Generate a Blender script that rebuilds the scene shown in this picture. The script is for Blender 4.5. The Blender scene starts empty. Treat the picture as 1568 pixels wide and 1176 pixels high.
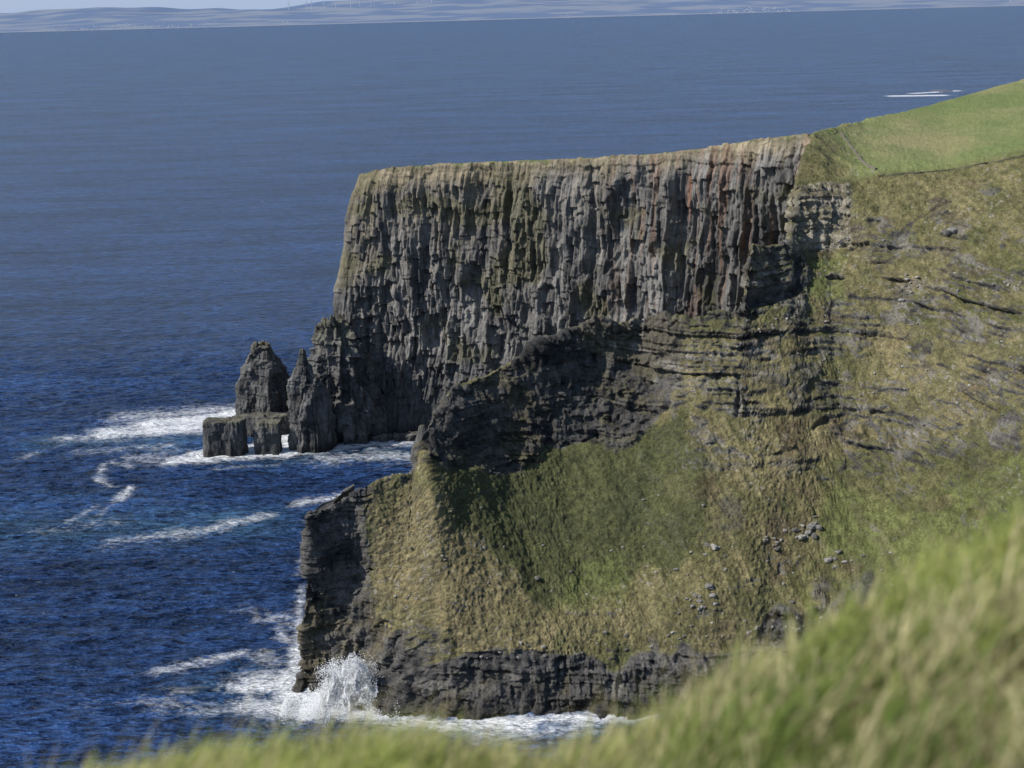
import bpy, math, random
import numpy as np
from mathutils import Matrix, Vector
random.seed(5)
rng=np.random.default_rng(7)
scene=bpy.context.scene
rad=math.radians
# ------------------------------------------------------------------ survey frame
H=180.0; PT=rad(15.2); RL=rad(1.5); FP=2154.0
def W(u,v,Y=None,Z=None):
    dx=u-784.0; dy=588.0-v
    a=dx*math.cos(RL)+dy*math.sin(RL); b=-dx*math.sin(RL)+dy*math.cos(RL)
    d=(a, FP*math.cos(PT)+b*math.sin(PT), -FP*math.sin(PT)+b*math.cos(PT))
    t=Y/d[1] if Y is not None else (Z-H)/d[2]
    return np.array([d[0]*t,d[1]*t,H+d[2]*t])
def bearing(X,Y,Z):
    f=Y*math.cos(PT)-(Z-H)*math.sin(PT);b=Y*math.sin(PT)+(Z-H)*math.cos(PT)
    a=FP*X/f;b=FP*b/f
    return 784+a*math.cos(RL)-b*math.sin(RL), 588-(a*math.sin(RL)+b*math.cos(RL))
# ------------------------------------------------------------------ noise
def _h(ix,iy,iz,seed):
    h=(ix*374761393+iy*668265263+iz*1440662683+seed*974711+12345)&0xFFFFFFFF
    h=((h^(h>>13))*1274126177)&0xFFFFFFFF
    h=((h^(h>>15))*2246822519)&0xFFFFFFFF
    return (h^(h>>16)).astype(np.float64)/4294967295.0
def vn(x,y,z,seed=0):
    x,y,z=np.broadcast_arrays(x,y,z)
    fx=np.floor(x);fy=np.floor(y);fz=np.floor(z)
    ix=fx.astype(np.int64);iy=fy.astype(np.int64);iz=fz.astype(np.int64)
    a=x-fx;b=y-fy;c=z-fz
    a=a*a*(3-2*a);b=b*b*(3-2*b);c=c*c*(3-2*c)
    r=0
    for i in (0,1):
        for j in (0,1):
            for k in (0,1):
                r=r+_h(ix+i,iy+j,iz+k,seed)*(a if i else 1-a)*(b if j else 1-b)*(c if k else 1-c)
    return r*2-1
def fbm(x,y,z,o=4,seed=0,g=0.5):
    s=0;am=1;t=0
    for i in range(o):
        s=s+am*vn(x,y,z,seed+i*17);t+=am;am*=g
        x=x*2.03+5.3;y=y*2.03+1.7;z=z*2.03+9.1
    return s/t*1.5
def ridge(x,y,z,o=3,seed=0):
    s=0;am=1;t=0
    for i in range(o):
        s=s+am*(1-2*np.abs(vn(x,y,z,seed+i*13)));t+=am;am*=.5
        x=x*2.1+3;y=y*2.1+7;z=z*2.1+1
    return s/t
def cell(x,y,z,seed=0):
    x,y,z=np.broadcast_arrays(x,y,z)
    return _h(np.floor(x).astype(np.int64),np.floor(y).astype(np.int64),np.floor(z).astype(np.int64),seed)*2-1
def ss(a,b,x):
    t=np.clip((x-a)/(b-a),0,1);return t*t*(3-2*t)
def mixc(a,b,f):
    f=f[...,None];return np.asarray(a)*(1-f)+np.asarray(b)*f
# ------------------------------------------------------------------ mesh helpers
def mk(name,V,F,mat=None,col=None,attrs=None,smooth=True):
    V=np.asarray(V,dtype=np.float32).reshape(-1,3);F=np.asarray(F,dtype=np.int32)
    n=F.shape[1]
    me=bpy.data.meshes.new(name)
    me.vertices.add(len(V));me.vertices.foreach_set('co',V.ravel())
    me.loops.add(F.size);me.loops.foreach_set('vertex_index',F.ravel())
    me.polygons.add(len(F));me.polygons.foreach_set('loop_start',np.arange(0,F.size,n,dtype=np.int32))
    me.polygons.foreach_set('loop_total',np.full(len(F),n,dtype=np.int32))
    me.polygons.foreach_set('use_smooth',np.full(len(F),smooth,dtype=bool))
    me.update(calc_edges=True)
    if col is not None:
        a=me.attributes.new('col','FLOAT_COLOR','POINT')
        c=np.ones((len(V),4),dtype=np.float32);c[:,:3]=np.asarray(col).reshape(-1,3)
        a.data.foreach_set('color',c.ravel())
    for k,v in (attrs or {}).items():
        a=me.attributes.new(k,'FLOAT','POINT');a.data.foreach_set('value',np.asarray(v,dtype=np.float32).ravel())
    ob=bpy.data.objects.new(name,me);scene.collection.objects.link(ob)
    if mat: me.materials.append(mat)
    return ob
def gridF(nu,nv,wrap=False):
    i=np.arange(nu if wrap else nu-1);j=np.arange(nv-1)
    I,J=np.meshgrid(i,j,indexing='ij');I2=(I+1)%nu
    return np.stack([I*nv+J,I2*nv+J,I2*nv+J+1,I*nv+J+1],-1).reshape(-1,4)
def loft(C,nc,nr,sm=4):
    C=np.asarray(C,dtype=float)
    def par(cnt):
        out=[]
        for i,c in enumerate(cnt): out+=list(i+np.arange(c)/c)
        out.append(len(cnt));return np.array(out)
    pu=par(nc);pv=par(nr)
    def samp(A,p):
        i=np.minimum(p.astype(int),A.shape[0]-2);f=(p-i)[:,None,None]
        return A[i]*(1-f)+A[i+1]*f
    G=samp(C,pu);G=samp(G.transpose(1,0,2),pv).transpose(1,0,2)
    G=smooth2(G,sm)
    PU,PV=np.meshgrid(pu,pv,indexing='ij')
    return G,PU,PV
def smooth2(G,k):
    for _ in range(k):
        G[1:-1]=(G[:-2]+2*G[1:-1]+G[2:])/4
        G[:,1:-1]=(G[:,:-2]+2*G[:,1:-1]+G[:,2:])/4
    return G
def normals(G):
    du=np.gradient(G,axis=0);dv=np.gradient(G,axis=1)
    N=np.cross(du,dv);N/=np.linalg.norm(N,axis=-1,keepdims=True)+1e-9
    return N
def blur(N,k):
    N=smooth2(N,k)
    return N/(np.linalg.norm(N,axis=-1,keepdims=True)+1e-9)
# ------------------------------------------------------------------ materials
class M:
    def __init__(s,name):
        s.m=bpy.data.materials.new(name);s.m.use_nodes=True;s.t=s.m.node_tree;s.b=s.t.nodes['Principled BSDF']
    def n(s,typ,**k):
        nd=s.t.nodes.new(typ)
        for a,b in k.items(): setattr(nd,a,b)
        return nd
    def l(s,a,b): s.t.links.new(a,b)
    def math(s,op,a,b=None,clamp=False):
        nd=s.t.nodes.new('ShaderNodeMath');nd.operation=op;nd.use_clamp=clamp
        for i,x in enumerate((a,b)):
            if x is None: continue
            if isinstance(x,(int,float)): nd.inputs[i].default_value=x
            else: s.l(x,nd.inputs[i])
        return nd.outputs[0]
    def noise(s,vec,scale,detail=4,rough=.55):
        nd=s.n('ShaderNodeTexNoise');nd.inputs['Scale'].default_value=scale;nd.inputs['Detail'].default_value=detail;nd.inputs['Roughness'].default_value=rough
        s.l(vec,nd.inputs['Vector']);return nd.outputs['Fac']
    def maprange(s,x,a,b,c,d):
        nd=s.n('ShaderNodeMapRange');s.l(x,nd.inputs[0])
        for i,v in enumerate((a,b,c,d)): nd.inputs[i+1].default_value=v
        return nd.outputs[0]
def land_mat(name,s1,bump,rough=.95,zs=1.0,dist=1.0,lo=.65,hi=1.4):
    m=M(name);g=m.n('ShaderNodeNewGeometry')
    mp=m.n('ShaderNodeMapping');mp.inputs['Scale'].default_value=(1,1,zs);m.l(g.outputs['Position'],mp.inputs['Vector'])
    n=m.noise(mp.outputs[0],s1,5,.65);n2=m.noise(mp.outputs[0],s1*.22,3,.6)
    at=m.n('ShaderNodeAttribute',attribute_name='col')
    f=m.maprange(n,.3,.7,lo,hi)
    vm=m.n('ShaderNodeVectorMath',operation='SCALE');m.l(at.outputs['Color'],vm.inputs[0]);m.l(f,vm.inputs['Scale'])
    m.l(vm.outputs[0],m.b.inputs['Base Color'])
    h=m.math('ADD',n,m.math('MULTIPLY',n2,1.5))
    bp=m.n('ShaderNodeBump');bp.inputs['Strength'].default_value=bump;bp.inputs['Distance'].default_value=dist;m.l(h,bp.inputs['Height'])
    m.l(bp.outputs[0],m.b.inputs['Normal'])
    m.b.inputs['Roughness'].default_value=rough;m.b.inputs['Specular IOR Level'].default_value=.15
    return m.m
mat_land=land_mat('grassy_slope_and_rock',1.6,.75,lo=.5,hi=1.55,dist=.8)
mat_cliff=land_mat('cliff_rock',.9,.75,zs=.5)
mat_soil=land_mat('meadow_soil',8,.5,dist=.05)
# ------------------------------------------------------------------ NEAR HEADLAND
cols=[
[(468,792,360),(467,820,358),(466,850,357),(465,880,356),(463,915,355),(461,950,354),(460,985,353),(457,1020,352),(455,1057)],
[(530,762,368),(528,790,366),(526,820,364),(524,850,362),(520,890,360),(516,930,358),(512,970,356),(508,1015,354),(505,1062)],
[(572,736,372),(572,770,369),(573,800,366),(574,835,363),(572,870,360),(568,905,357),(565,950,354),(560,1010,350),(556,1075)],
[(632,726,378),(632,760,373),(632,795,368),(630,830,363),(625,870,358),(622,920,352),(630,970,347),(625,1030,341),(606,1098)],
[(643,672,384),(650,705,378),(660,745,372),(665,790,365),(672,840,358.5),(682,900,351),(685,960,344),(680,1012,340),(660,1098)],
[(690,594,400),(698,640,394),(708,700,386),(715,760,377),(728,820,368),(745,880,358),(755,945,347),(750,1006,339),(730,1098)],
[(765,566,412),(768,630,407),(772,705,398),(785,770,385),(800,830,373),(820,890,360.5),(832,950,348),(830,1006,339),(815,1096)],
[(880,495,424),(872,590,419),(862,680,408),(868,750,392),(878,820,377),(888,890,363),(898,955,349),(900,1012,340),(900,1098)],
[(985,487,434),(985,560,424),(985,645,409),(985,720,394),(985,795,379),(985,870,364),(985,945,350),(985,1020,338),(985,1095)],
[(1060,489,428),(1062,545,418),(1065,610,406),(1065,690,391),(1068,770,376),(1070,850,362),(1072,930,349),(1075,1015,337),(1075,1095)],
[(1137,476,428),(1135,540,416),(1135,615,402),(1138,690,389),(1140,765,376),(1145,845,362),(1150,925,349),(1150,1010,337),(1150,1095)],
[(1151,372,438),(1149,465,430),(1152,560,412.5),(1158,650,396),(1166,730,382),(1172,810,368.5),(1178,890,356),(1182,965,343.5),(1180,1095)],
[(1208,374,452),(1206,400,447),(1205,455,435),(1210,545,415.5),(1216,640,398.5),(1225,735,382),(1230,840,364),(1235,955,343),(1235,1095)],
[(1216,298,474),(1219,302,472),(1222,376,459),(1230,455,437),(1240,550,417),(1250,650,398.5),(1258,760,378.5),(1262,945,345),(1262,1095)],
[(1242,203,530),(1270,285,478),(1270,372,464),(1272,455,440),(1280,550,419),(1290,650,400),(1300,760,378),(1305,930,346),(1305,1095)],
[(1320,184,610),(1345,268,478),(1350,355,458),(1352,450,436),(1360,550,414),(1370,655,393),(1380,770,369),(1385,930,338),(1385,1120)],
[(1450,153,680),(1450,262,470),(1455,350,446),(1460,450,421),(1470,560,397),(1480,670,375),(1490,780,352),(1500,930,322),(1500,1140)],
[(1570,120,730),(1570,238,460),(1575,340,430),(1580,450,400),(1590,560,374),(1600,670,352),(1610,780,330),(1620,930,300),(1620,1210)],
[(1760,75,780),(1760,210,450),(1765,330,415),(1770,450,380),(1780,570,352),(1790,680,330),(1800,790,308),(1810,930,280),(1810,1250)],
[(2100,20,800),(2100,170,440),(2100,310,400),(2100,450,360),(2100,580,330),(2100,690,305),(2100,800,280),(2100,930,255),(2100,1300)]]
C=[]
for c in cols:
    P=[W(*q) for q in c[:8]]+[W(c[8][0],c[8][1],Z=0)]
    P.append(P[-1]+np.array([0,-1.0,-8]))
    top=P[0]
    b=[np.array([top[0]+6,top[1]+42,-8]),np.array([top[0]+4,top[1]+26,top[2]*.5]),np.array([top[0]+1,top[1]+7,top[2]-4])]
    C.append(b+P)
C=np.array(C)
first=C[0]+np.array([10,32,0]);first[:,2]=C[0][:,2]-2;first[:3,2]=[-8,10,C[0][2,2]-4]
C=np.concatenate([first[None],C],0)
nc=[14,36,28,36,18,38,44,66,62,46,46,22,38,26,36,56,66,62,40,30]
nr=[6,12,12]+[46,50,48,48,46,46,46,54,6]
G,PU,PV=loft(C,nc,nr,6)
PU=PU-1;PV=PV-3
N=normals(G)
if N[...,2].mean()<0:N=-N
N=blur(N.copy(),10)
X,Y,Z=G[...,0],G[...,1],G[...,2]
wob=fbm(X/18,Y/18,Z/18,4,3);wob2=fbm(X/5,Y/5,Z/5,4,4)
BU,BV_=bearing(X,Y,Z)
front=ss(-.15,.0,PV)
wu=14*wob+9*wob2+5*fbm(X/1.6,Y/1.6,Z/1.6,3,5);wv=12*fbm(X/16,Y/16,Z/16,4,6)+8*fbm(X/4,Y/4,Z/4,4,7)
def poly(pts,warp=1.0,soft=3,back=False):
    u=BU+wu*warp;v=BV_+wv*warp
    ins=np.zeros(u.shape,bool);n=len(pts)
    for i in range(n):
        x1,y1=pts[i];x2,y2=pts[(i+1)%n]
        if y1==y2: continue
        c=((y1>v)!=(y2>v))&(u<(x2-x1)*(v-y1)/(y2-y1)+x1)
        ins^=c
    m=ins.astype(float)
    m=smooth2(m,soft)
    return m if back else m*front
def blob(u,v,ru,rv,ang=0,warp=1.0,s=.35):
    a=rad(ang);du=BU+wu*warp-u;dv=BV_+wv*warp-v
    x=(du*math.cos(a)+dv*math.sin(a))/ru;y=(-du*math.sin(a)+dv*math.cos(a))/rv
    return ss(1+s,1-s,np.hypot(x,y))*front
def box(a,b,c,d,su=.35,sv=.3,wk=.45):
    pv=PV+wob*wk*.8+wob2*.15
    pu=PU+wob*wk+wob2*.15
    return ss(a-su,a+su,pu)*(1-ss(b-su,b+su,pu))*ss(c-sv,c+sv,pv)*(1-ss(d-sv,d+sv,pv))
face1=poly([(620,640),(640,668),(690,575),(760,545),(880,470),(985,470),(1050,520),(1040,575),(1000,640),(945,690),(905,680),(860,697),(830,686),(780,716),(720,712),(690,722),(650,700)],1.3,3)
core=np.maximum.reduce([
    box(-2,1.9,-3,9.5,.25), ss(6.8,7.0,PV+wob*.35+wob2*.2), box(-1,3.3,5.9,9,.4,.2),
    face1, box(2.6,4.3,-2,.4,.3,.15)])
crag=poly([(1125,490),(1140,360),(1215,360),(1245,420),(1240,450),(1185,470),(1150,500)],.5,4)
quarry=poly([(1205,290),(1300,278),(1300,380),(1255,385),(1208,385)],.35,3)
brk=fbm(X/9,Y/9,Z/4,4,22)
lg=np.maximum.reduce([
    poly([(1295,455),(1500,458),(1568,480),(1568,525),(1400,522),(1300,508)],.9,3),
    poly([(1195,478),(1300,470),(1300,540),(1240,545)],.9,3)*.8,
    poly([(1020,570),(1110,500),(1205,505),(1200,555),(1110,610),(1030,640)],.9,3),
    poly([(1285,350),(1480,350),(1470,395),(1290,388)],.7,3),
    poly([(900,480),(1060,480),(1100,510),(1050,560),(980,590)],.9,3)*.9,
    poly([(1400,560),(1568,580),(1600,640),(1430,640)],.9,3)*.9,
    poly([(1265,630),(1430,625),(1430,700),(1330,700),(1280,665)],1,3),
    poly([(1340,400),(1568,410),(1568,450),(1350,440)],1,3)*.85,
    ss(.2,.55,fbm(X/24,Y/24,Z/5,4,21)+.5*brk)*ss(1020,1080,BU)*(1-ss(660,740,BV_))*ss(330,380,BV_)*.9])
ledge=lg*ss(-.6,.1,brk)
outc=ss(.24,.46,fbm(X/11,Y/11,Z/7,5,23))*ss(1000,1060,BU)*ss(1.05,1.3,PV)*(1-ss(690,760,BV_))
outc=np.maximum(outc,ss(.45,.62,fbm(X/6,Y/6,Z/5,4,24))*ss(5.0,6.2,PV)*ss(2.5,3.5,PU)*.75)
hol=np.maximum.reduce([blob(1258,642,20,6,-30,.9)*.7,blob(1130,612,4,22,10,.3)*.7,blob(1185,455,45,9,-15,.4)*.9,blob(1330,662,14,18,0,.9)*.5,blob(1385,675,12,16,0,.9)*.5,blob(1458,357,12,5,0,.2)*.5])
R=np.maximum.reduce([core,crag,quarry,ledge*.7,outc*.6])
Rs=smooth2(R.copy(),3)
zz=Z+.03*X+1.6*fbm(X/22,Y/22,Z/22,3,31)
def strat(p,seed):
    q=zz/p;fr=q-np.floor(q);return cell(q*1.0,0*q,0*q,seed)*.6+(.5-fr)*.7
hor=N.copy();hor[...,2]*=.25;hor/=np.linalg.norm(hor,axis=-1,keepdims=True)+1e-9
sk=ss(-.3,.4,fbm(X/12,Y/12,Z/6,3,33))
d_rock=(2.2*fbm(X/13,Y/13,Z/18,4,41)+1.0*strat(3.6,7)*sk+.6*strat(1.3,9)*sk
   +.9*cell((X+3*wob)/3.1,(Y+2*wob)/4,zz/4.4+3*cell((X+3*wob)/3.1,0*X,0*X,1),51)+.5*cell((X+wob)/1.3,Y/2,zz/2+2*cell((X+wob)/1.3,0*X,0*X,2),52)
   +1.2*ridge((X+wob)/6,Y/8,Z/26,3,61)+.7*ridge((X)/2.4,Y/3,Z/9,2,62))
d_gr=(1.4*fbm(X/22,Y/22,Z/22,3,71)+.8*ridge((X+.35*Y)/7,Y/40,Z/30,3,72)+.28*fbm(X/2.2,Y/2.2,Z/2.2,3,73)+.5*np.abs(fbm(X/.9,Y/1.6,Z/1.6,2,74))
   +.9*ss(.1,-.5,ridge((X-.2*Y)/16,Y/60,Z/50,2,75))*-1.0)
fade=ss(-3,-.3,PV)*.8+.2
far=ss(14,16,PU)*(1-ss(.8,1.1,PV))
D=(hor*(d_rock*Rs)[...,None]+N*(d_gr*(1-Rs)*(1-.75*far))[...,None])*fade[...,None]
D+=hor*((2.1*strat(4.5,12)+1.1*strat(1.6,13))*np.maximum(ledge*.9,quarry*.45))[...,None]
D-=N*(hol*2.4)[...,None]
crest=ss(.5,0,np.abs(PV))*ss(3.5,5,PU)*(1-ss(13,13.8,PU))
D[...,2]+=crest*(1.1*fbm(X/9,0*X,0*X,3,35)+.9*cell(X/3.1,0*X,0*X,36)+.45*cell(X/1.2,0*X,0*X,37))
G2=G+D
N2=normals(G2);
if N2[...,2].mean()<0:N2=-N2
nz=N2[...,2]
X,Y,Z=G2[...,0],G2[...,1],G2[...,2]
n1=fbm(X/16,Y/16,Z/16,5,81);n2=fbm(X/4,Y/4,Z/4,4,82);n3=fbm(X/1.2,Y/1.2,Z/1.2,3,83)
st=fbm((X+.3*Y)/1.4,Y/18,Z/14,3,84)
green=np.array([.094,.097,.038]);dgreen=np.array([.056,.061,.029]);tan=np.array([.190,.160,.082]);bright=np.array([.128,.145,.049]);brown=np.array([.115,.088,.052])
tn=.34+.42*n1+.28*n2+.22*st
tn+=.6*poly([(575,830),(640,740),(690,800),(760,850),(850,960),(840,1000),(700,1000),(640,930),(570,910)],1,8)
tn+=.2*poly([(850,930),(1060,850),(1200,900),(1300,960),(1000,1020),(850,1010)],1.2,10)
tn+=.22*poly([(1010,520),(1560,500),(1568,650),(1300,700),(1050,800),(990,740)],1.5,12)
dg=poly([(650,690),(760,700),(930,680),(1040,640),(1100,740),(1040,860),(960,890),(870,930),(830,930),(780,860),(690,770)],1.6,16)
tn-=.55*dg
br=np.maximum.reduce([poly([(1250,760),(1400,770),(1568,690),(1568,820),(1400,880),(1280,850)],1.5,14),.8*poly([(860,860),(960,860),(960,930),(850,945)],1.5,10),.75*poly([(1165,375),(1300,385),(1290,470),(1240,450),(1235,415)],.8,6)])
tn-=.45*br
grass=mixc(green,tan,np.clip(tn,0,1))
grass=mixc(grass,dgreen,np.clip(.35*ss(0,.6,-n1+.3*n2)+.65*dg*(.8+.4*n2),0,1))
grass=mixc(grass,bright,np.clip(.7*br*ss(-.6,.4,n2),0,1))
grass=mixc(grass,brown,np.clip(.65*ss(.2,.65,fbm(X/9,Y/9,Z/9,4,85))*ss(1040,1100,BU)*(1-far),0,.8))
grass=grass*(1+.42*n3[...,None]+.16*st[...,None])
past=mixc([.165,.195,.068],[.245,.23,.105],ss(-.5,.6,fbm(X/40,Y/60,0*X,4,91)))
past=mixc(past,[.13,.175,.058],ss(0,.5,fbm(X/12,Y/25,0*X,4,92))*.5)
pf=ss(13.9,14.6,PU+.5*(.3-PV)+wob*.15)*(1-ss(.93,1.03,PV))
grass=mixc(grass,past*(1+.15*n3[...,None]),pf)
lay=fbm(X/60,Y/60,zz/.9,3,101);lay2=fbm(X/8,Y/8,zz/3.5,4,102);lay3=fbm(X/1.6,Y/1.6,Z/3,3,103)
rock=mixc([.044,.043,.043],[.158,.150,.138],np.clip(.38+.35*lay+.45*lay2+.35*lay3,0,1))
rock=mixc(rock,[.12,.10,.055],ss(.1,.7,n1+.5*n2)*.5)
rock=rock*(1-.28*face1[...,None])  # shade on the ridge face painted into the rock colour
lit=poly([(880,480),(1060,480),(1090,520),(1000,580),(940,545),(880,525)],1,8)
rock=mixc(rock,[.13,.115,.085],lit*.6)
rock=mixc(rock,mixc([.13,.115,.08],[.32,.29,.225],np.clip(.5+.7*lay+.4*lay3,0,1)),np.clip(quarry*1.2,0,1))
pale=np.maximum(ledge*ss(.1,.7,lay2+.3*lay)*.9,outc*.55)
rock=mixc(rock,[.25,.235,.205],np.clip(pale*ss(-.3,.4,lay2),0,.7))
wet=ss(9,1,Z)
rock=rock*(1-.5*wet[...,None])
gp=ss(.5,.8,nz+.1*n2)*ss(-.3,.3,n1+.7*n2+.3*lay)
rm=np.clip(np.maximum(core*1.35-.7*gp*(PV<6.9),0),0,1)
rm=np.maximum(rm,np.clip(crag*1.2*ss(.92,.7,nz+.1*n2),0,1))
rm=np.maximum(rm,np.clip(quarry*1.3*ss(.97,.75,nz+.2*n2),0,1))
rm=np.maximum(rm,ss(.68,.48,nz+.12*n2)*ss(.0,.3,R+.1))
rm=np.maximum(rm,ss(.35,.8,outc*(.75+.6*n2))*.8*ss(.97,.82,nz))
rm=np.maximum(rm,ledge*ss(.90,.70,nz+.12*n3))
rm=np.maximum(rm,ss(.5,1,hol)*.8)
rm=np.where(Z<2.5,1,rm)
scar=blob(1115,792,26,24,0,1.2)*.6
stones=ss(.58,.72,fbm(X/.9,Y/.9,Z/.9,2,110))*ss(-.1,.4,fbm(X/14,Y/14,Z/14,2,111))*(1-dg)
sp1=np.maximum.reduce([blob(1405,437,50,12,0,1),blob(1530,440,25,12,0,1),blob(1270,480,12,40,0,1)*.7,blob(1180,520,40,12,-30,1)*.6])
stones=np.maximum(stones,sp1*ss(.1,.4,fbm(X/1.1,Y/1.1,Z/1.1,2,112)))
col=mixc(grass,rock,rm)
col=mixc(col,[.30,.28,.25],stones*(1-far)*(1-rm)*.65)
col=mixc(col,[.085,.08,.07],np.clip(scar*ss(-.4,.1,n2),0,1))
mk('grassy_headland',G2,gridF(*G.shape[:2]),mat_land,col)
land=G2;LB=np.stack(bearing(X,Y,Z),-1)
LB[PV<0.02]=1e6
# ------------------------------------------------------------------ MAIN CLIFF
nrm=np.array([-.457,-.89,0])
tops=[(549,266,620),(600,257,613),(700,250,598),(800,246,584),(900,242,571),(960,238,563),(1060,231,551),(1100,224,546),(1160,213,538),(1236,204,528),(1252,240,508),(1245,300,486)]
bases=[W(498,664,Z=0),W(575,669,Z=0),W(665,668,Z=0)]
CC=[]
def addcol(t,bs,nn,corner):
    bk=[];
    for d,dz in ((170,None),(110,-60),(50,-17),(15,-2.6),(5,-.4)):
        q=t-nn*d
        q=np.array([q[0],q[1],-6 if dz is None else t[2]+dz]);bk.append(q)
    fr=[]
    for k in range(9):
        a=k/8;z=t[2]*(1-a)+bs[2]*a
        g=(1.3*a-.3*a*a) if corner>=1 else (.38*a+.14*a*a+.48*max(0,(a-.6)/.4)**1.3*.9+.048*max(0,(a-.6)/.4))
        if 0<corner<1: g=corner*(1.3*a-.3*a*a)+(1-corner)*g
        fr.append(np.array([t[0]+(bs[0]-t[0])*g,t[1]+(bs[1]-t[1])*g,z]))
    CC.append(bk+fr+[fr[-1]+np.array([nn[0]*3,nn[1]*3,-9])])
b0=bases[0]
addcol(W(640,268,Y=720),np.array([b0[0]+40,b0[1]+110,0]),np.array([-.95,.3,0]),1)
addcol(W(566,267,Y=660),np.array([b0[0]+9,b0[1]+40,0]),np.array([-.98,-.2,0]),1)
for i,tq in enumerate(tops):
    t=W(*tq);nn=nrm if i<10 else np.array([-.92,-.38,0])
    bs=bases[i] if i<3 else np.array([t[0]+nn[0]*27,t[1]+nn[1]*27,0])
    if i==10: bs=np.array([t[0]-18,t[1]-10,0])
    if i==0: nn=np.array([-.7,-.7,0])
    addcol(t,bs,nn,[1,.6,.25][i] if i<3 else 0)
nc=[10,40,60,100,96,92,54,86,36,52,66,24,24]
nr=[3,4,6,6,6]+[42]*8+[6]
K,KU,KV=loft(CC,nc,nr,4)
KU=KU-2;KV=KV-5
NN=normals(K)
if (NN[...,1]).mean()>0:NN=-NN
NN[...,2]*=.2;NN=blur(NN,5)
X,Y,Z=K[...,0],K[...,1],K[...,2]
seg=np.linalg.norm(np.diff(K[:,90],axis=0),axis=1);S=np.concatenate([[0],np.cumsum(seg)])[:,None]+0*Z
face=ss(-.15,.35,KV)
wp=fbm(X/30,Y/30,Z/30,3,201)
ztop=K[:,26:27,2]
hfrac=np.clip((ztop-Z)/115,0,1)
zz=Z-.02*S+2.0*wp+.8*fbm(S/6,0*S,Z/8,2,202)
sw=S+1.8*fbm(S/14,0*S,Z/38,3,205)+.4*fbm(S/3,0*S,Z/8,2,206)
tl=sw+.10*Z+1.2*fbm(S/20,0*S,Z/20,2,207)
def colm(wd,ln,seed,c=sw):
    k=np.floor(c/wd);off=_h(k.astype(np.int64),0*k.astype(np.int64),0*k.astype(np.int64),seed)*ln*3
    z_=(zz+off)/ln
    fr=c/wd-k;e=np.clip(np.minimum(fr,1-fr)*5,0,1)
    zf=z_-np.floor(z_)
    return cell(k,np.floor(z_),0*k,seed+1)+.35*(e-1)+.5*(.5-zf)
irr=ss(-.4,.4,fbm(S/18,0*S,Z/25,3,208))
d=( 5.0*fbm(sw/26,0*S,Z/140,3,211)
  +3.6*ridge(sw/13,0*S,Z/90,2,212)
  +2.1*ridge(sw/4.8,0*S,Z/42,3,213)
  +1.6*colm(6.1,21,214)*irr+1.1*colm(2.9,11,216,tl)+.6*colm(1.35,6,218)*(1.2-.5*irr)
  +1.8*fbm(S/10,0*S,Z/14,4,217)+.8*ridge((S-.6*Z)/7,0*S,(Z+.6*S)/24,2,223))
chunk=ss(4.5,2.5,KU)*ss(.2,.45,hfrac)*ss(.95,.75,hfrac)*ss(.1,.7,KU)
d+=chunk*1.7*colm(4.1,8,224,sw+.35*Z)
d*=1-.6*ss(.5,.0,np.abs(KU+.1))
apron=ss(.74,.92,hfrac)*ss(.6,1.4,KU)
d=d*(1-.6*apron)
cap=ss(.09,.06,hfrac)*face
d=d*(1-.35*cap)+cap*(.5*cell(zz/1.7,0*S,0*S,219)+.6*(((ztop-Z)/12.)-.6))
topf=ss(.0,.6,KV)
d=d*(.4+.6*topf)*face
K2=K+NN*d[...,None]
K2[...,2]+=(1-face)*.25*fbm(X/3,Y/3,0*X,3,220)+(.9*cell(sw/3.5,0*S,0*S,221)+.5*cell(sw/1.5,0*S,0*S,222))*ss(.6,.0,np.abs(KV-.1))*.7
X,Y,Z=K2[...,0],K2[...,1],K2[...,2]
a1=fbm(S/14,0*S,Z/30,4,231);a2=fbm(S/1.8,0*S,Z/13,4,232);a3=fbm(S/40,0*S,zz/1.1,3,233)
c=mixc([.064,.062,.061],[.215,.205,.190],np.clip(.42+.38*a1+.55*a2+.15*a3+.15*colm(2.9,11,216,tl),0,1))
tanm=ss(.10,.02,hfrac+.05*a1+.03*a2)
c=mixc(c,mixc([.15,.13,.09],[.37,.31,.205],np.clip(.4+.6*a3+.4*a2,0,1)),tanm*.88)
c=mixc(c,[.225,.185,.12],.55*ss(.62,.1,hfrac+.25*a1)*ss(-.35,.5,a2)*ss(7.2,1,KU))
moss=ss(.15,.6,fbm(S/16,0*S,Z/12,4,234)+.5*np.exp(-((S-S[0].mean()-185)/28)**2-((hfrac-.35)/.13)**2))
c=mixc(c,[.115,.108,.055],moss*.55)
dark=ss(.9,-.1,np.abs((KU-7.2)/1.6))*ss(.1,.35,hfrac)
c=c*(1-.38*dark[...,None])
rust=ss(.3,.65,fbm(S/2.6,0*S,Z/30,3,235)+.1)*ss(.8,.3,hfrac)*ss(3.8,6,KU)
c=mixc(c,[.21,.115,.07],rust*.45)
rust2=np.exp(-((KU-6.05+.03*a1)/.06)**2)*ss(.05,.1,hfrac)*ss(.27,.15,hfrac)
c=mixc(c,[.23,.115,.07],np.clip(rust2,0,.7))
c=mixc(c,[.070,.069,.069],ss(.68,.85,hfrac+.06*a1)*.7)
palem=ss(8.7,9.2,KU)*ss(.2,.05,hfrac)
c=mixc(c,[.33,.30,.245],palem*.5*ss(-.5,.3,a3))
gtop=ss(.1,-.15,KV+.15*a2)
c=mixc(c,mixc([.12,.14,.055],[.23,.195,.11],ss(-.3,.5,fbm(X/5,Y/5,0*X,3,240))),gtop)
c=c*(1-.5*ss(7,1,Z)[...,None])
mk('sea_cliff',K2,gridF(*K.shape[:2]),mat_cliff,c)
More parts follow.
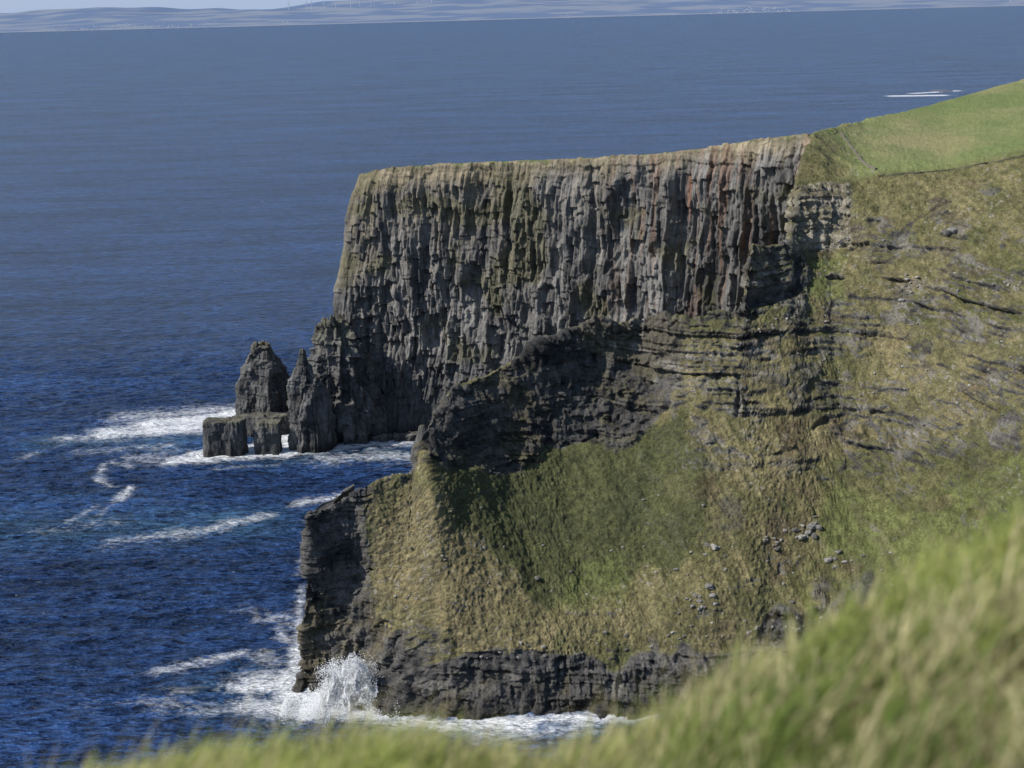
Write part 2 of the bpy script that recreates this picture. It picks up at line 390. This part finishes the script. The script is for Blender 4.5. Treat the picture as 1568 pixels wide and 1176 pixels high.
# ------------------------------------------------------------------ STACKS
def rock(name,Y0,prof,depth=1.0,sq=2.4,amp=1.0,seed=0,nt=220,nz=170,tint=(.10,.098,.095),jag=1.0):
    zs=[];cx=[];hw=[]
    for v,l,r in prof:
        a=W(l,v,Y=Y0);b=W(r,v,Y=Y0)
        zs.append((a[2]+b[2])/2);cx.append((a[0]+b[0])/2);hw.append((b[0]-a[0])/2)
    zs[0]=-6
    zs=np.array(zs);cx=np.array(cx);hw=np.array(hw)
    s=np.linspace(0,1,nz);i=np.linspace(0,len(zs)-1,nz)
    zz=np.interp(i,np.arange(len(zs)),zs);cc=np.interp(i,np.arange(len(zs)),cx);ww=np.interp(i,np.arange(len(zs)),hw)
    zz=np.concatenate([zz,[zz[-1]+.2]*14]);cc=np.concatenate([cc,[cc[-1]]*14]);ww=np.concatenate([ww,ww[-1]*np.linspace(.93,.0,14)])
    th=np.linspace(0,2*np.pi,nt,endpoint=False)
    T,ZI=np.meshgrid(th,np.arange(len(zz)),indexing='ij')
    T2=T+.5 if sq<4 else T
    rr=(np.abs(np.cos(T2))**sq+np.abs(np.sin(T2))**sq)**(-1/sq)
    rr=rr/rr[:,:1].max()*1.0 if sq>=4 else rr*.95
    w=ww[ZI]
    dd=np.minimum(w*depth,hw.max()*depth)
    x=cc[ZI]+rr*np.cos(T)*w;y=Y0+rr*np.sin(T)*dd;z=zz[ZI].copy()
    nx=np.cos(T);ny=np.sin(T)
    q=seed*13.7
    z0=z+.8*fbm(x/10+q,y/10,z/10,2,seed)
    zc=z0+4*cell(x/2.6+q,y/2.6,0*x,seed+20)
    disp=(1.7*fbm(x/7+q,y/7,z/16,3,seed+1)+1.5*ridge(x/4.5+q,y/4.5,z/26,2,seed+2)+.9*cell(x/2.6+q,y/2.6,zc/7,seed+3)+.5*cell(x/1.1+q,y/1.1,zc/3.2,seed+4)+.3*cell(z0/2.2,0*x,0*x,seed+5))*amp
    k=np.minimum(1,w/3.5)
    x=x+nx*disp*k;y=y+ny*disp*k
    topm=ss(.6,.99,ZI/len(zz))
    z=z+topm*amp*jag*(1.2*fbm(x/2.5,y/2.5,0*x,3,seed+6)+1.3*cell(x/2.0,y/2.0,0*x,seed+7))
    b1=fbm(x/5,y/5,z/10,4,seed+8);b2=fbm(x/1.5,y/1.5,z0/6,3,seed+9)
    t=np.array(tint)
    c=mixc(t*.5,t*1.6,np.clip(.5+.5*b1+.4*b2,0,1))
    c=mixc(c,[.14,.13,.06],ss(.6,.98,ZI/len(zz)+.3*b1)*.4)
    c=c*(1-.5*ss(5,1,z)[...,None])
    return mk(name,np.stack([x,y,z],-1),gridF(nt,len(zz),True),mat_cliff,c)
rock('sea_stack',606,[(648,367,444),(625,368,443),(600,369,442),(585,370,440),(572,372,434),(562,374,430),(553,380,426),(546,384,420),(538,386,417),(531,389,412),(527,392,406)],.8,3,.95,301)
rock('sea_stack',566,[(692,445,514),(660,446,510),(630,447,506),(605,447,500),(590,447,494),(580,447,486),(570,450,478),(560,455,474),(550,457,471),(538,460,468)],.7,3,.8,311)
rock('cliff_buttress',584,[(674,470,600),(640,472,592),(610,474,580),(580,476,566),(555,479,558),(540,482,552),(525,486,548),(510,488,540),(500,491,532),(491,498,522)],.7,2.6,1.5,321)
rock('cliff_buttress',588,[(670,520,620),(640,528,606),(610,535,592),(580,540,580),(560,545,570),(545,550,562)],.6,2.4,1.2,326)
rock('tidal_rock',562,[(696,304,385),(680,305,384),(660,306,384),(650,307,383),(643,309,382)],.45,6,.5,331,200,90,jag=.6)
rock('tidal_rock',563,[(694,389,434),(680,388,433),(662,387,433),(645,389,431)],.6,6,.45,341,160,90,jag=.6)
rock('tidal_rock',590,[(648,352,450),(642,354,448),(636,360,445)],.3,3,.4,351,160,40)
rock('shore_rock',575,[(675,560,690),(668,572,684),(664,585,676)],.12,3,.9,361,260,30,tint=(.15,.145,.14))
rock('sea_stack',470,[(700,632,668),(680,636,664),(664,640,656),(652,642,650)],.6,2.2,.35,371,80,60)
# ------------------------------------------------------------------ BOULDERS
import bmesh
bm=bmesh.new();bmesh.ops.create_icosphere(bm,subdivisions=2,radius=1)
IV=np.array([v.co[:] for v in bm.verts]);IF=np.array([[v.index for v in f.verts] for f in bm.faces]);bm.free()
BV=[];BF=[];BC=[];off=0
def put(p,s):
    global off
    V=IV*(1+.45*vn(IV[:,0]*1.3+rng.random()*90,IV[:,1]*1.3,IV[:,2]*1.3+rng.random()*50,3)[:,None])
    V=np.sign(V)*np.abs(V)**.7
    a=rng.random()*6.28;ca,sa=math.cos(a),math.sin(a)
    V=V*np.array([1,.75,.55])*s*(.7+.5*rng.random(3))
    V=V@np.array([[ca,-sa,0],[sa,ca,0],[0,0,1]])
    BV.append(V+p+np.array([0,0,.05*s]));BF.append(IF+off);off+=len(IV)
    k=.13+.22*rng.random();BC.append(np.tile([k,k*.95,k*.86],(len(IV),1)))
def ground(u,v):
    e=(LB[...,0]-u)**2+(LB[...,1]-v)**2
    i=np.unravel_index(np.argmin(e),e.shape);return land[i]
for u,v,su,sv,n,s in [(1235,815,18,12,16,1.0),(1185,835,14,8,10,.8),(1075,935,14,18,16,.85),(1050,912,20,5,10,.6),(1280,955,22,8,12,.7),(1275,862,14,8,9,.9),(1090,838,8,3,5,.9),(1200,960,60,20,26,.65),(1410,440,45,10,44,.65),(1530,440,20,8,20,.65),(1310,370,25,8,22,.7),(1120,880,60,30,34,.55),(620,900,30,40,30,.45),(700,850,60,60,28,.4),(950,990,90,15,40,.55),(820,1000,60,8,18,.55),(1180,515,40,15,26,.55),(1270,480,10,35,22,.55),(1400,560,130,60,90,.5),(880,880,40,40,14,.45),(1000,800,60,60,16,.4),(1350,880,60,30,24,.6),(1450,620,80,30,34,.5)]:
    for _ in range(n): put(ground(u+rng.normal()*su,v+rng.normal()*sv),s*(.35+1.0*rng.random()**2))
for u,v,s in ((1243,806,1.8),(1228,822,1.3),(1218,812,1.0),(1092,837,1.2),(1087,898,1.4),(1268,860,1.2),(1457,353,2.2),(1449,355,1.5),(823,886,1.0),(1066,912,.9),(1190,840,1.0)): put(ground(u,v),s)
mk('boulders',np.concatenate(BV),np.concatenate(BF),mat_land,np.concatenate(BC),smooth=False)
def wallpath(name,pts,wd,h,colr):
    path=[]
    for (u1,v1),(u2,v2) in zip(pts[:-1],pts[1:]):
        n=max(3,int(math.hypot(u2-u1,v2-v1)/4))
        for k in range(n): path.append(ground(u1+(u2-u1)*k/n,v1+(v2-v1)*k/n))
    path=np.array(path)
    for _ in range(2): path[1:-1]=(path[:-2]+path[1:-1]*2+path[2:])/4
    WV=[]
    for k,q in enumerate(path):
        t=path[min(k+1,len(path)-1)]-path[max(k-1,0)];t[2]=0;t/=np.linalg.norm(t)+1e-9;n=np.array([-t[1],t[0],0])
        hh=h*(.7+.5*rng.random())
        WV+= [q-n*wd+[0,0,-.7],q-n*wd*.6+[0,0,hh],q+n*wd*.6+[0,0,hh],q+n*wd+[0,0,-.7]]
    mk(name,WV,gridF(len(path),4),mat_land,np.tile(colr,(len(WV),1)),smooth=False)
wallpath('field_wall',[(1345,270),(1400,266),(1450,262),(1510,251),(1566,240),(1660,225)],.5,.5,[.11,.105,.065])
wallpath('stone_wall',[(1288,205),(1300,222),(1312,236),(1322,250),(1345,264)],.5,.7,[.17,.155,.12])
# ------------------------------------------------------------------ SEA
def axis(lo,hi,st,L0,L1,g=1.12):
    a=list(np.arange(lo,hi,st));s=st
    while a[-1]<L1: s*=g;a.append(a[-1]+s)
    s=st;b=[lo]
    while b[-1]>L0: s*=g;b.append(b[-1]-s)
    return np.array(b[:0:-1]+a)
ax=axis(-290,160,.9,-70000,70000);ay=axis(310,720,.6,-3000,90000,1.06)
ax=np.unique(np.concatenate([ax,np.arange(640,860,5)]));ay=np.unique(np.concatenate([ay,np.arange(2350,2850,12)]))
SX,SY=np.meshgrid(ax,ay,indexing='ij')
foam=np.zeros_like(SX);teal=np.zeros_like(SX)
def sg(u1,v1,u2,v2,w,s,arr=None,p=1.5):
    a=W(u1,v1,Z=0);b=W(u2,v2,Z=0);dx,dy=b[0]-a[0],b[1]-a[1];L=dx*dx+dy*dy+1e-6
    t=np.clip(((SX-a[0])*dx+(SY-a[1])*dy)/L,0,1)
    dd=np.hypot(SX-a[0]-t*dx,SY-a[1]-t*dy)
    val=s*np.exp(-(dd/w)**p)
    A=foam if arr is None else arr
    np.maximum(A,val,out=A)
for q in [(165,664,300,656,12,1.1),(230,650,350,638,12,1.25),(300,648,365,632,10,1.35),(100,672,200,668,10,.7),(190,640,340,628,18,.7),(130,690,260,684,10,.55),
          (270,706,380,697,9,1.1),(300,698,440,694,7,1.45),(380,690,440,660,5,1.3),(430,640,446,690,5,1.4),(430,694,520,684,8,1.15),(520,686,640,676,9,.85),(500,702,640,700,14,.68),(200,702,300,704,11,.62),
          (560,672,650,668,4,1.1),(160,712,150,735,4,.66),(150,735,175,745,3.5,.66),(185,765,200,745,4,.85),(170,708,200,716,4,.65),(95,805,150,775,4,.55),(150,790,190,760,3.5,.52),(30,700,100,680,7,.45),(330,720,420,712,5,.5),
          (180,830,330,810,9,.62),(330,808,410,790,6,.75),(460,770,550,755,6,.76),(200,700,300,690,7,.5),(60,812,180,800,9,.46),(560,780,470,800,4,.5),(470,830,455,880,3,.55),
          (240,1028,310,1014,5,.72),(310,1014,375,998,4,.77),(400,950,445,945,5,.6),(425,965,445,990,5,.65),(400,1000,450,1030,8,.58),(380,930,450,960,7,.5),(150,1080,300,1060,8,.42),
          (380,1050,460,1045,10,1.0),(460,1060,600,1090,10,1.3),(380,1078,480,1095,9,.9),(200,1075,380,1090,8,.52),(600,1103,700,1114,6,1.0),(700,1110,800,1112,6,1.15),(730,1125,900,1115,8,.75),(800,1104,990,1100,4,1.1),
          (455,990,452,1060,5,.9),(462,900,455,990,3,.7),(1370,147,1440,146,18,1.5),(1400,143,1465,139,14,1.2)]: sg(*q)
for q in [(-20,815,400,800,18,.9),(200,670,420,700,16,.8),(430,700,640,690,12,.9),(60,760,200,760,10,.3),(360,1060,620,1100,14,.9),(640,1120,980,1110,11,.8),(80,680,300,660,14,.7)]: sg(*q,arr=teal,p=2)
sxr=SX*math.cos(.2)+SY*math.sin(.2);syr=-SX*math.sin(.2)+SY*math.cos(.2)
zw=(.4*fbm(SX/16+SY/30,SY/11,0*SX,3,401)+.50*ridge(sxr/13+.6*vn(SX/20,SY/20,0*SX,9),syr/4.0+.5*vn(SX/9,SY/9,0*SX,8),0*SX,2,402)+.22*ridge(sxr/5+.4*vn(SX/5,SY/5,0*SX,7),syr/1.7,0*SX,1,403))*ss(1300,600,SY)*ss(-420,-280,SX)*(1-.3*ss(500,720,SY))
m=M('sea_water');g=m.n('ShaderNodeNewGeometry')
def mapn(sx,sy,rot=0):
    mp=m.n('ShaderNodeMapping');mp.inputs['Scale'].default_value=(sx,sy,1);mp.inputs['Rotation'].default_value=(0,0,rot);m.l(g.outputs['Position'],mp.inputs['Vector']);return mp.outputs[0]
def ridged(x):
    return m.math('SUBTRACT',1.0,m.math('MULTIPLY',m.math('ABSOLUTE',m.math('SUBTRACT',x,.5)),4.0))
w1=m.noise(mapn(.4,1.6,.22),.26,4,.6);w2=m.noise(mapn(.4,1.7,.10),.62,3,.6);w3=m.noise(mapn(.35,1.5,.1),.05,5,.7);w4=m.noise(mapn(.25,1.4,.12),.012,5,.7)
r2=ridged(w2)
hh=m.math('ADD',m.math('MULTIPLY',w1,2.4),m.math('ADD',m.math('MULTIPLY',r2,.33),m.math('MULTIPLY',w3,5.5)))
bp=m.n('ShaderNodeBump');bp.inputs['Strength'].default_value=1.0;bp.inputs['Distance'].default_value=1.8;m.l(hh,bp.inputs['Height'])
fa=m.n('ShaderNodeAttribute',attribute_name='foam').outputs['Fac'];ta=m.n('ShaderNodeAttribute',attribute_name='teal').outputs['Fac']
fn=m.noise(mapn(1,1.6,.2),.30,8,.74);fn2=m.noise(mapn(1,1.8),.07,3,.5)
fsum=m.math('ADD',fa,m.math('MULTIPLY',m.math('SUBTRACT',fn,.5),2.2))
fsum=m.math('ADD',fsum,m.math('MULTIPLY',m.math('SUBTRACT',fn2,.5),.9))
fmask=m.maprange(fsum,.35,1.0,0,1)
fmask=m.math('MULTIPLY',fmask,m.maprange(fa,.05,.8,0,1),True)
wc=m.noise(mapn(.5,1.4,.3),.22,5,.72);wc2=m.noise(mapn(1,1),.006,2,.5)
cap=m.maprange(m.math('ADD',wc,m.math('MULTIPLY',wc2,.25)),.825,.875,0,.8)
fm=m.math('MAXIMUM',fmask,cap)
mc=m.n('ShaderNodeMix',data_type='RGBA');mc.inputs['A'].default_value=(.020,.051,.143,1);mc.inputs['B'].default_value=(.048,.12,.16,1)
tn_=m.math('MULTIPLY',ta,m.maprange(fn2,.3,.65,.1,.6),True);m.l(tn_,mc.inputs['Factor'])
big=m.math('MULTIPLY',m.maprange(m.noise(mapn(.5,1),.012,4,.6),.35,.65,.85,1.15),m.maprange(m.math('ADD',m.math('MULTIPLY',w3,.5),m.math('MULTIPLY',w4,.5)),.38,.62,.5,1.5))
crest_=m.maprange(m.math('ADD',m.math('MULTIPLY',w1,.55),m.math('MULTIPLY',w2,.45)),.41,.59,.28,1.65)
vs=m.n('ShaderNodeVectorMath',operation='SCALE');m.l(mc.outputs['Result'],vs.inputs[0]);m.l(m.math('MULTIPLY',big,crest_),vs.inputs['Scale'])
mc2=m.n('ShaderNodeMix',data_type='RGBA');m.l(vs.outputs[0],mc2.inputs['A']);mc2.inputs['B'].default_value=(.80,.82,.84,1);m.l(fm,mc2.inputs['Factor'])
m.l(mc2.outputs['Result'],m.b.inputs['Base Color']);m.l(bp.outputs[0],m.b.inputs['Normal'])
m.l(m.maprange(fm,0,1,.24,.9),m.b.inputs['Roughness']);m.b.inputs['IOR'].default_value=1.33;m.b.inputs['Specular IOR Level'].default_value=.2
mk('sea',np.stack([SX,SY,zw],-1),gridF(*SX.shape),m.m,attrs={'foam':foam,'teal':teal})
# breaking wave droplets
m=M('white_water');m.b.inputs['Base Color'].default_value=(.88,.89,.90,1);m.b.inputs['Roughness'].default_value=1
base=W(543,1080,Z=0)
nk=30
jx=rng.uniform(-9,8,nk);jh=rng.uniform(.5,1,nk)*14.5*np.exp(-((jx+.5)/5.2)**2)+1.5;ja=rng.normal(.0,.13,nk)+jx*.02;jy=rng.normal(0,1.2,nk)
n=95000
k=rng.choice(nk,n,p=jh/jh.sum())
t=rng.beta(1.0,1.5,n);hgt=t*jh[k]
px=base[0]+jx[k]+hgt*ja[k]+rng.normal(0,1,n)*(.6+1.1*t);py=base[1]+jy[k]+rng.normal(0,.9,n);pz=hgt+.1+.5*rng.normal(0,1,n)
px+=1.1*vn(px*.7,pz*.7,0*px,5);pz+=1.1*vn(px*.7,pz*.7,0*px,6)
n2_=26000
qx=rng.uniform(-19,13,n2_);px=np.concatenate([px,base[0]+qx]);py=np.concatenate([py,base[1]-1+rng.normal(0,3.0,n2_)]);pz=np.concatenate([pz,np.abs(rng.normal(0,.9,n2_))*(.6+vn(qx/2.,0*qx,0*qx,7))])
sz=.05+.12*rng.random(n+n2_)**2
O=np.array([[1,0,0],[-1,0,0],[0,1,0],[0,-1,0],[0,0,1],[0,0,-1]]);OF=np.array([[0,2,4],[2,1,4],[1,3,4],[3,0,4],[2,0,5],[1,2,5],[3,1,5],[0,3,5]])
VV=(np.stack([px,py,pz],-1)[:,None]+O[None]*sz[:,None,None]);FF=(OF[None]+6*np.arange(len(px))[:,None,None]).reshape(-1,3)
mk('breaking_wave',VV,FF,m.m)
# offshore reef
a=W(1432,143,Z=0)
xs=np.linspace(-1,1,60);ys=np.linspace(-1,1,24);RX,RY=np.meshgrid(xs,ys,indexing='ij')
RZ=(1-RX**2)*(1-RY**2)*3.0*(.6+.6*fbm(RX*5,RY*3,0*RX,3,77))-1.0
mk('reef',np.stack([a[0]+30+RX*24,a[1]+60+RY*50,RZ],-1),gridF(60,24),mat_cliff,np.tile([.10,.11,.13],(1440,1)))
# ------------------------------------------------------------------ DISTANT COAST
hx=np.linspace(-16000,16000,420);hy=np.concatenate([[14900],np.linspace(15000,19500,70),[24000]])
HX,HY=np.meshgrid(hx,hy,indexing='ij')
coast=15500+260*fbm(HX/2500,0*HX,0*HX,3,501)
t=np.clip((HY-coast)/3500,-.05,1.2)
hz=250*np.minimum(t,.02)+np.maximum(t,0)**1.2*(185+110*fbm(HX/3200,HY/4000,0*HX,4,502))+ (fbm(HX/500,HY/500,0*HX,3,503))*8*np.maximum(t,0)
hz=np.where(HY>23000,-5,hz)
HC=mixc([.125,.175,.275],[.20,.235,.30],ss(-.3,.4,fbm(HX/350,HY/250,0*HX,4,504)))  # pale blue-grey: aerial haze put into the hills' base colour
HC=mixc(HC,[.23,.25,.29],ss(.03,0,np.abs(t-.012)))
m=M('hazy_land');at=m.n('ShaderNodeAttribute',attribute_name='col');m.l(at.outputs['Color'],m.b.inputs['Base Color']);m.b.inputs['Roughness'].default_value=1;m.b.inputs['Specular IOR Level'].default_value=0
mat_h=m.m
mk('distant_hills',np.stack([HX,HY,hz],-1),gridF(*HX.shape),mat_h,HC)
CV=np.array([[-1,-1,0],[1,-1,0],[1,1,0],[-1,1,0],[-1,-1,1],[1,-1,1],[1,1,1],[-1,1,1],[0,-1,1.7],[0,1,1.7]],float)
CFq=np.array([[0,1,5,4],[1,2,6,5],[2,3,7,6],[3,0,4,7],[4,5,8,8],[6,7,9,9],[5,6,9,8],[7,4,8,9]])
hv=[];hf=[];o=0
for _ in range(520):
    x=rng.uniform(-6500,7000);
    if fbm(np.array([x/900]),0,0,2,9)[0]<-.15: continue
    i=int(np.argmin(abs(hx-x)));y=coast[i,0]+rng.random()**2*900+30;j=int(np.argmin(abs(hy-y)))
    hv.append(CV*np.array([5+8*rng.random(),6,6])+[x,y,hz[i,j]-1]);hf.append(CFq+o);o+=10
mk('distant_village',np.concatenate(hv),np.concatenate([q for q in hf]),mat_h,np.tile([.58,.59,.62],(o,1)),smooth=False)
m=M('turbine_paint');m.b.inputs['Base Color'].default_value=(.5,.54,.6,1)
def turbine(x,y,z,ph):
    vs=[];fs=[]
    k=10
    for (r,h) in ((4.2,0),(2.6,80)):
        for a in range(k): vs.append((r*math.cos(a*6.283/k),r*math.sin(a*6.283/k),h))
    for a in range(k): fs.append((a,(a+1)%k,(a+1)%k+k,a+k))
    o=2*k
    for c_ in CV[:8]: vs.append((c_[0]*2.2,c_[1]*5-2,80+c_[2]*4))
    for q in [[0,1,5,4],[1,2,6,5],[2,3,7,6],[3,0,4,7],[4,5,6,7]]: fs.append(tuple(o+e for e in q))
    for b in range(3):
        a=ph+b*2.094;ca,sa=math.cos(a),math.sin(a);o=len(vs)
        for (rr,ww,tt) in ((2,1.2,1.0),(12,2.6,.7),(45,.6,.2)):
            for s1,s2 in ((-1,-1),(1,-1),(1,1),(-1,1)):
                vs.append((rr*ca-s1*ww*sa,-8+s2*tt,82+rr*sa+s1*ww*ca))
        for l in (0,4):
            for e in range(4): fs.append((o+l+e,o+l+(e+1)%4,o+l+4+(e+1)%4,o+l+4+e))
    ob=mk('wind_turbine',vs,fs,m.m,smooth=False);ob.location=(x,y,z)
for u in (443,470,478,497,515,538,552,569,574,605,640,662):
    p_=W(u,20,Y=18300);i=int(np.argmin(abs(hx-p_[0])));j=int(np.argmin(abs(hy-18300)));turbine(p_[0],18300,hz[i,j]-3,random.random()*2)
# ------------------------------------------------------------------ FOREGROUND MEADOW
def h4(x): return np.interp(x,[-60,-4,-2,-1.3,-.6,0,.4,.8,1.1,1.5,2.2,4,60],[-3.3,-3.05,-2.72,-2.53,-2.48,-2.56,-2.50,-2.25,-2.05,-1.82,-1.45,-1.0,2.0])
def zg(x,y):
    b=h4(x)
    near=-1.8+.08*x
    t=np.clip(y/4,0,1);a=np.where(y<4,near*(1-t*t)+b*t*t,b)
    e=np.maximum(y-4,0);fall=.42*e+.07*e*e;fall=np.where(e>5,.42*5+.07*25+(e-5)*1.12,fall)
    return H+a-fall+.05*vn(x*1.7,y*1.7,0*x,601)+.025*vn(x*5,y*5,0*x,602)
gx=axis(-3,4,.1,-150,60,1.15);gy=axis(.5,8,.1,-200,190,1.1)
MX,MY=np.meshgrid(gx,gy,indexing='ij')
MZ=np.maximum(zg(MX,MY),-8)
MC=mixc([.06,.075,.02],[.11,.10,.04],ss(-.4,.4,fbm(MX/.6,MY/.6,0*MX,3,603)))
mk('meadow',np.stack([MX,MY,MZ],-1),gridF(*MX.shape),mat_soil,MC)
nb=60000
bx=rng.uniform(-2.7,3.0,nb);by=2.2+3.7*rng.random(nb)
cl=vn(bx*2.2,by*2.2,0*bx,611)*.5+vn(bx*6,by*6,0*bx,612)*.5
keep=rng.random(nb)<.55+.6*cl;bx=bx[keep];by=by[keep];cl=cl[keep];nb=len(bx)
bz=zg(bx,by)-.02
L=(.11+.15*rng.random(nb))*(1+.75*cl);tall=rng.random(nb)<.025;L=np.where(tall,L*1.8,L)
wdt=np.where(tall,.0022,.0030+.0032*rng.random(nb))
az=rng.normal(.25,.9,nb);lean=.25+.65*rng.random(nb)
dx_=np.cos(az);dy_=np.sin(az)
fa_=rng.uniform(0,6.28,nb);sx=np.cos(fa_);sy=np.sin(fa_)
V=np.zeros((nb,7,3))
for k,(t,wf) in enumerate(((0,1),(.4,.9),(.75,.6),(1,0))):
    hor_=lean*L*t**1.8;ver=L*(t-.28*lean*t**2.2)
    cx=bx+dx_*hor_;cy=by+dy_*hor_;cz=bz+ver
    if k<3:
        V[:,2*k]=np.stack([cx-sx*wdt*wf,cy-sy*wdt*wf,cz],-1);V[:,2*k+1]=np.stack([cx+sx*wdt*wf,cy+sy*wdt*wf,cz],-1)
    else: V[:,6]=np.stack([cx,cy,cz],-1)
idx=7*np.arange(nb)[:,None]
T=np.concatenate([idx+np.array([[a,b,c]]) for a,b,c in ((0,1,3),(0,3,2),(2,3,5),(2,5,4),(4,5,6))])
rr=np.clip(rng.random(nb)*.6+.8*vn(bx*1.3,by*1.3,0*bx,615)+.25,0,1)
bc=mixc([.115,.18,.028],[.37,.40,.11],rr);dry=(rng.random(nb)<.26+.5*vn(bx*1.5,by*1.5,0*bx,616))|tall
bc=np.where(dry[:,None],np.array([.62,.55,.30])*(.6+.5*rng.random(nb)[:,None]),bc)
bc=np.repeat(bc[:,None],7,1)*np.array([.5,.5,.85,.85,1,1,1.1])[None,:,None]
m=M('grass_blades');at=m.n('ShaderNodeAttribute',attribute_name='col');m.l(at.outputs['Color'],m.b.inputs['Base Color']);m.b.inputs['Roughness'].default_value=.6;m.b.inputs['Specular IOR Level'].default_value=.25
tr=m.n('ShaderNodeBsdfTranslucent');m.l(at.outputs['Color'],tr.inputs['Color']);mx=m.n('ShaderNodeMixShader');mx.inputs[0].default_value=.35
out=m.t.nodes['Material Output'];m.l(m.b.outputs[0],mx.inputs[1]);m.l(tr.outputs[0],mx.inputs[2]);m.l(mx.outputs[0],out.inputs['Surface'])
mk('meadow_grass',V,T,m.m,bc)
# ------------------------------------------------------------------ LIGHT / CAMERA
sd=Vector((-.97,-.21,0)).normalized();el=rad(43)
sdir=Vector((sd.x*math.cos(el),sd.y*math.cos(el),math.sin(el)))
sl=bpy.data.lights.new('sun','SUN');sl.energy=5.0;sl.angle=rad(.5);sl.color=(1,.955,.885)
so=bpy.data.objects.new('sun',sl);scene.collection.objects.link(so);so.rotation_euler=sdir.to_track_quat('Z','Y').to_euler()
w=bpy.data.worlds.new("World");scene.world=w;w.use_nodes=True;wt=w.node_tree
sk=wt.nodes.new('ShaderNodeTexSky');sk.sky_type='NISHITA';sk.sun_disc=False;sk.sun_elevation=el;sk.sun_rotation=math.atan2(sd.x,sd.y)%(2*math.pi)
sk.altitude=0;sk.dust_density=.5;sk.ozone_density=2.0;sk.air_density=1.0
bg=wt.nodes['Background'];bg.inputs[1].default_value=.13
tc=wt.nodes.new('ShaderNodeTexCoord');sp=wt.nodes.new('ShaderNodeSeparateXYZ');wt.links.new(tc.outputs['Generated'],sp.inputs[0])
mr=wt.nodes.new('ShaderNodeMapRange');wt.links.new(sp.outputs['Z'],mr.inputs[0])
for i,v in enumerate((0,.22,.9,0)): mr.inputs[i+1].default_value=v
mx=wt.nodes.new('ShaderNodeMix');mx.data_type='RGBA';wt.links.new(mr.outputs[0],mx.inputs['Factor']);wt.links.new(sk.outputs[0],mx.inputs['A']);mx.inputs['B'].default_value=(2.9,3.8,5.5,1)
wt.links.new(mx.outputs['Result'],bg.inputs[0])
cd=bpy.data.cameras.new('camera');cam=bpy.data.objects.new('camera',cd);scene.collection.objects.link(cam);scene.camera=cam
cd.sensor_width=36;cd.lens=36*FP/1568;cd.clip_start=.1;cd.clip_end=200000
s,c_,sr,cr=math.sin(PT),math.cos(PT),math.sin(RL),math.cos(RL)
cam.matrix_world=Matrix(((cr,sr,0,0),(-sr*s,cr*s,-c_,0),(-sr*c_,cr*c_,s,H),(0,0,0,1)))
cd.dof.use_dof=True;cd.dof.focus_distance=420;cd.dof.aperture_fstop=1.4
scene.view_settings.view_transform='Standard';scene.view_settings.look='None';scene.view_settings.exposure=0
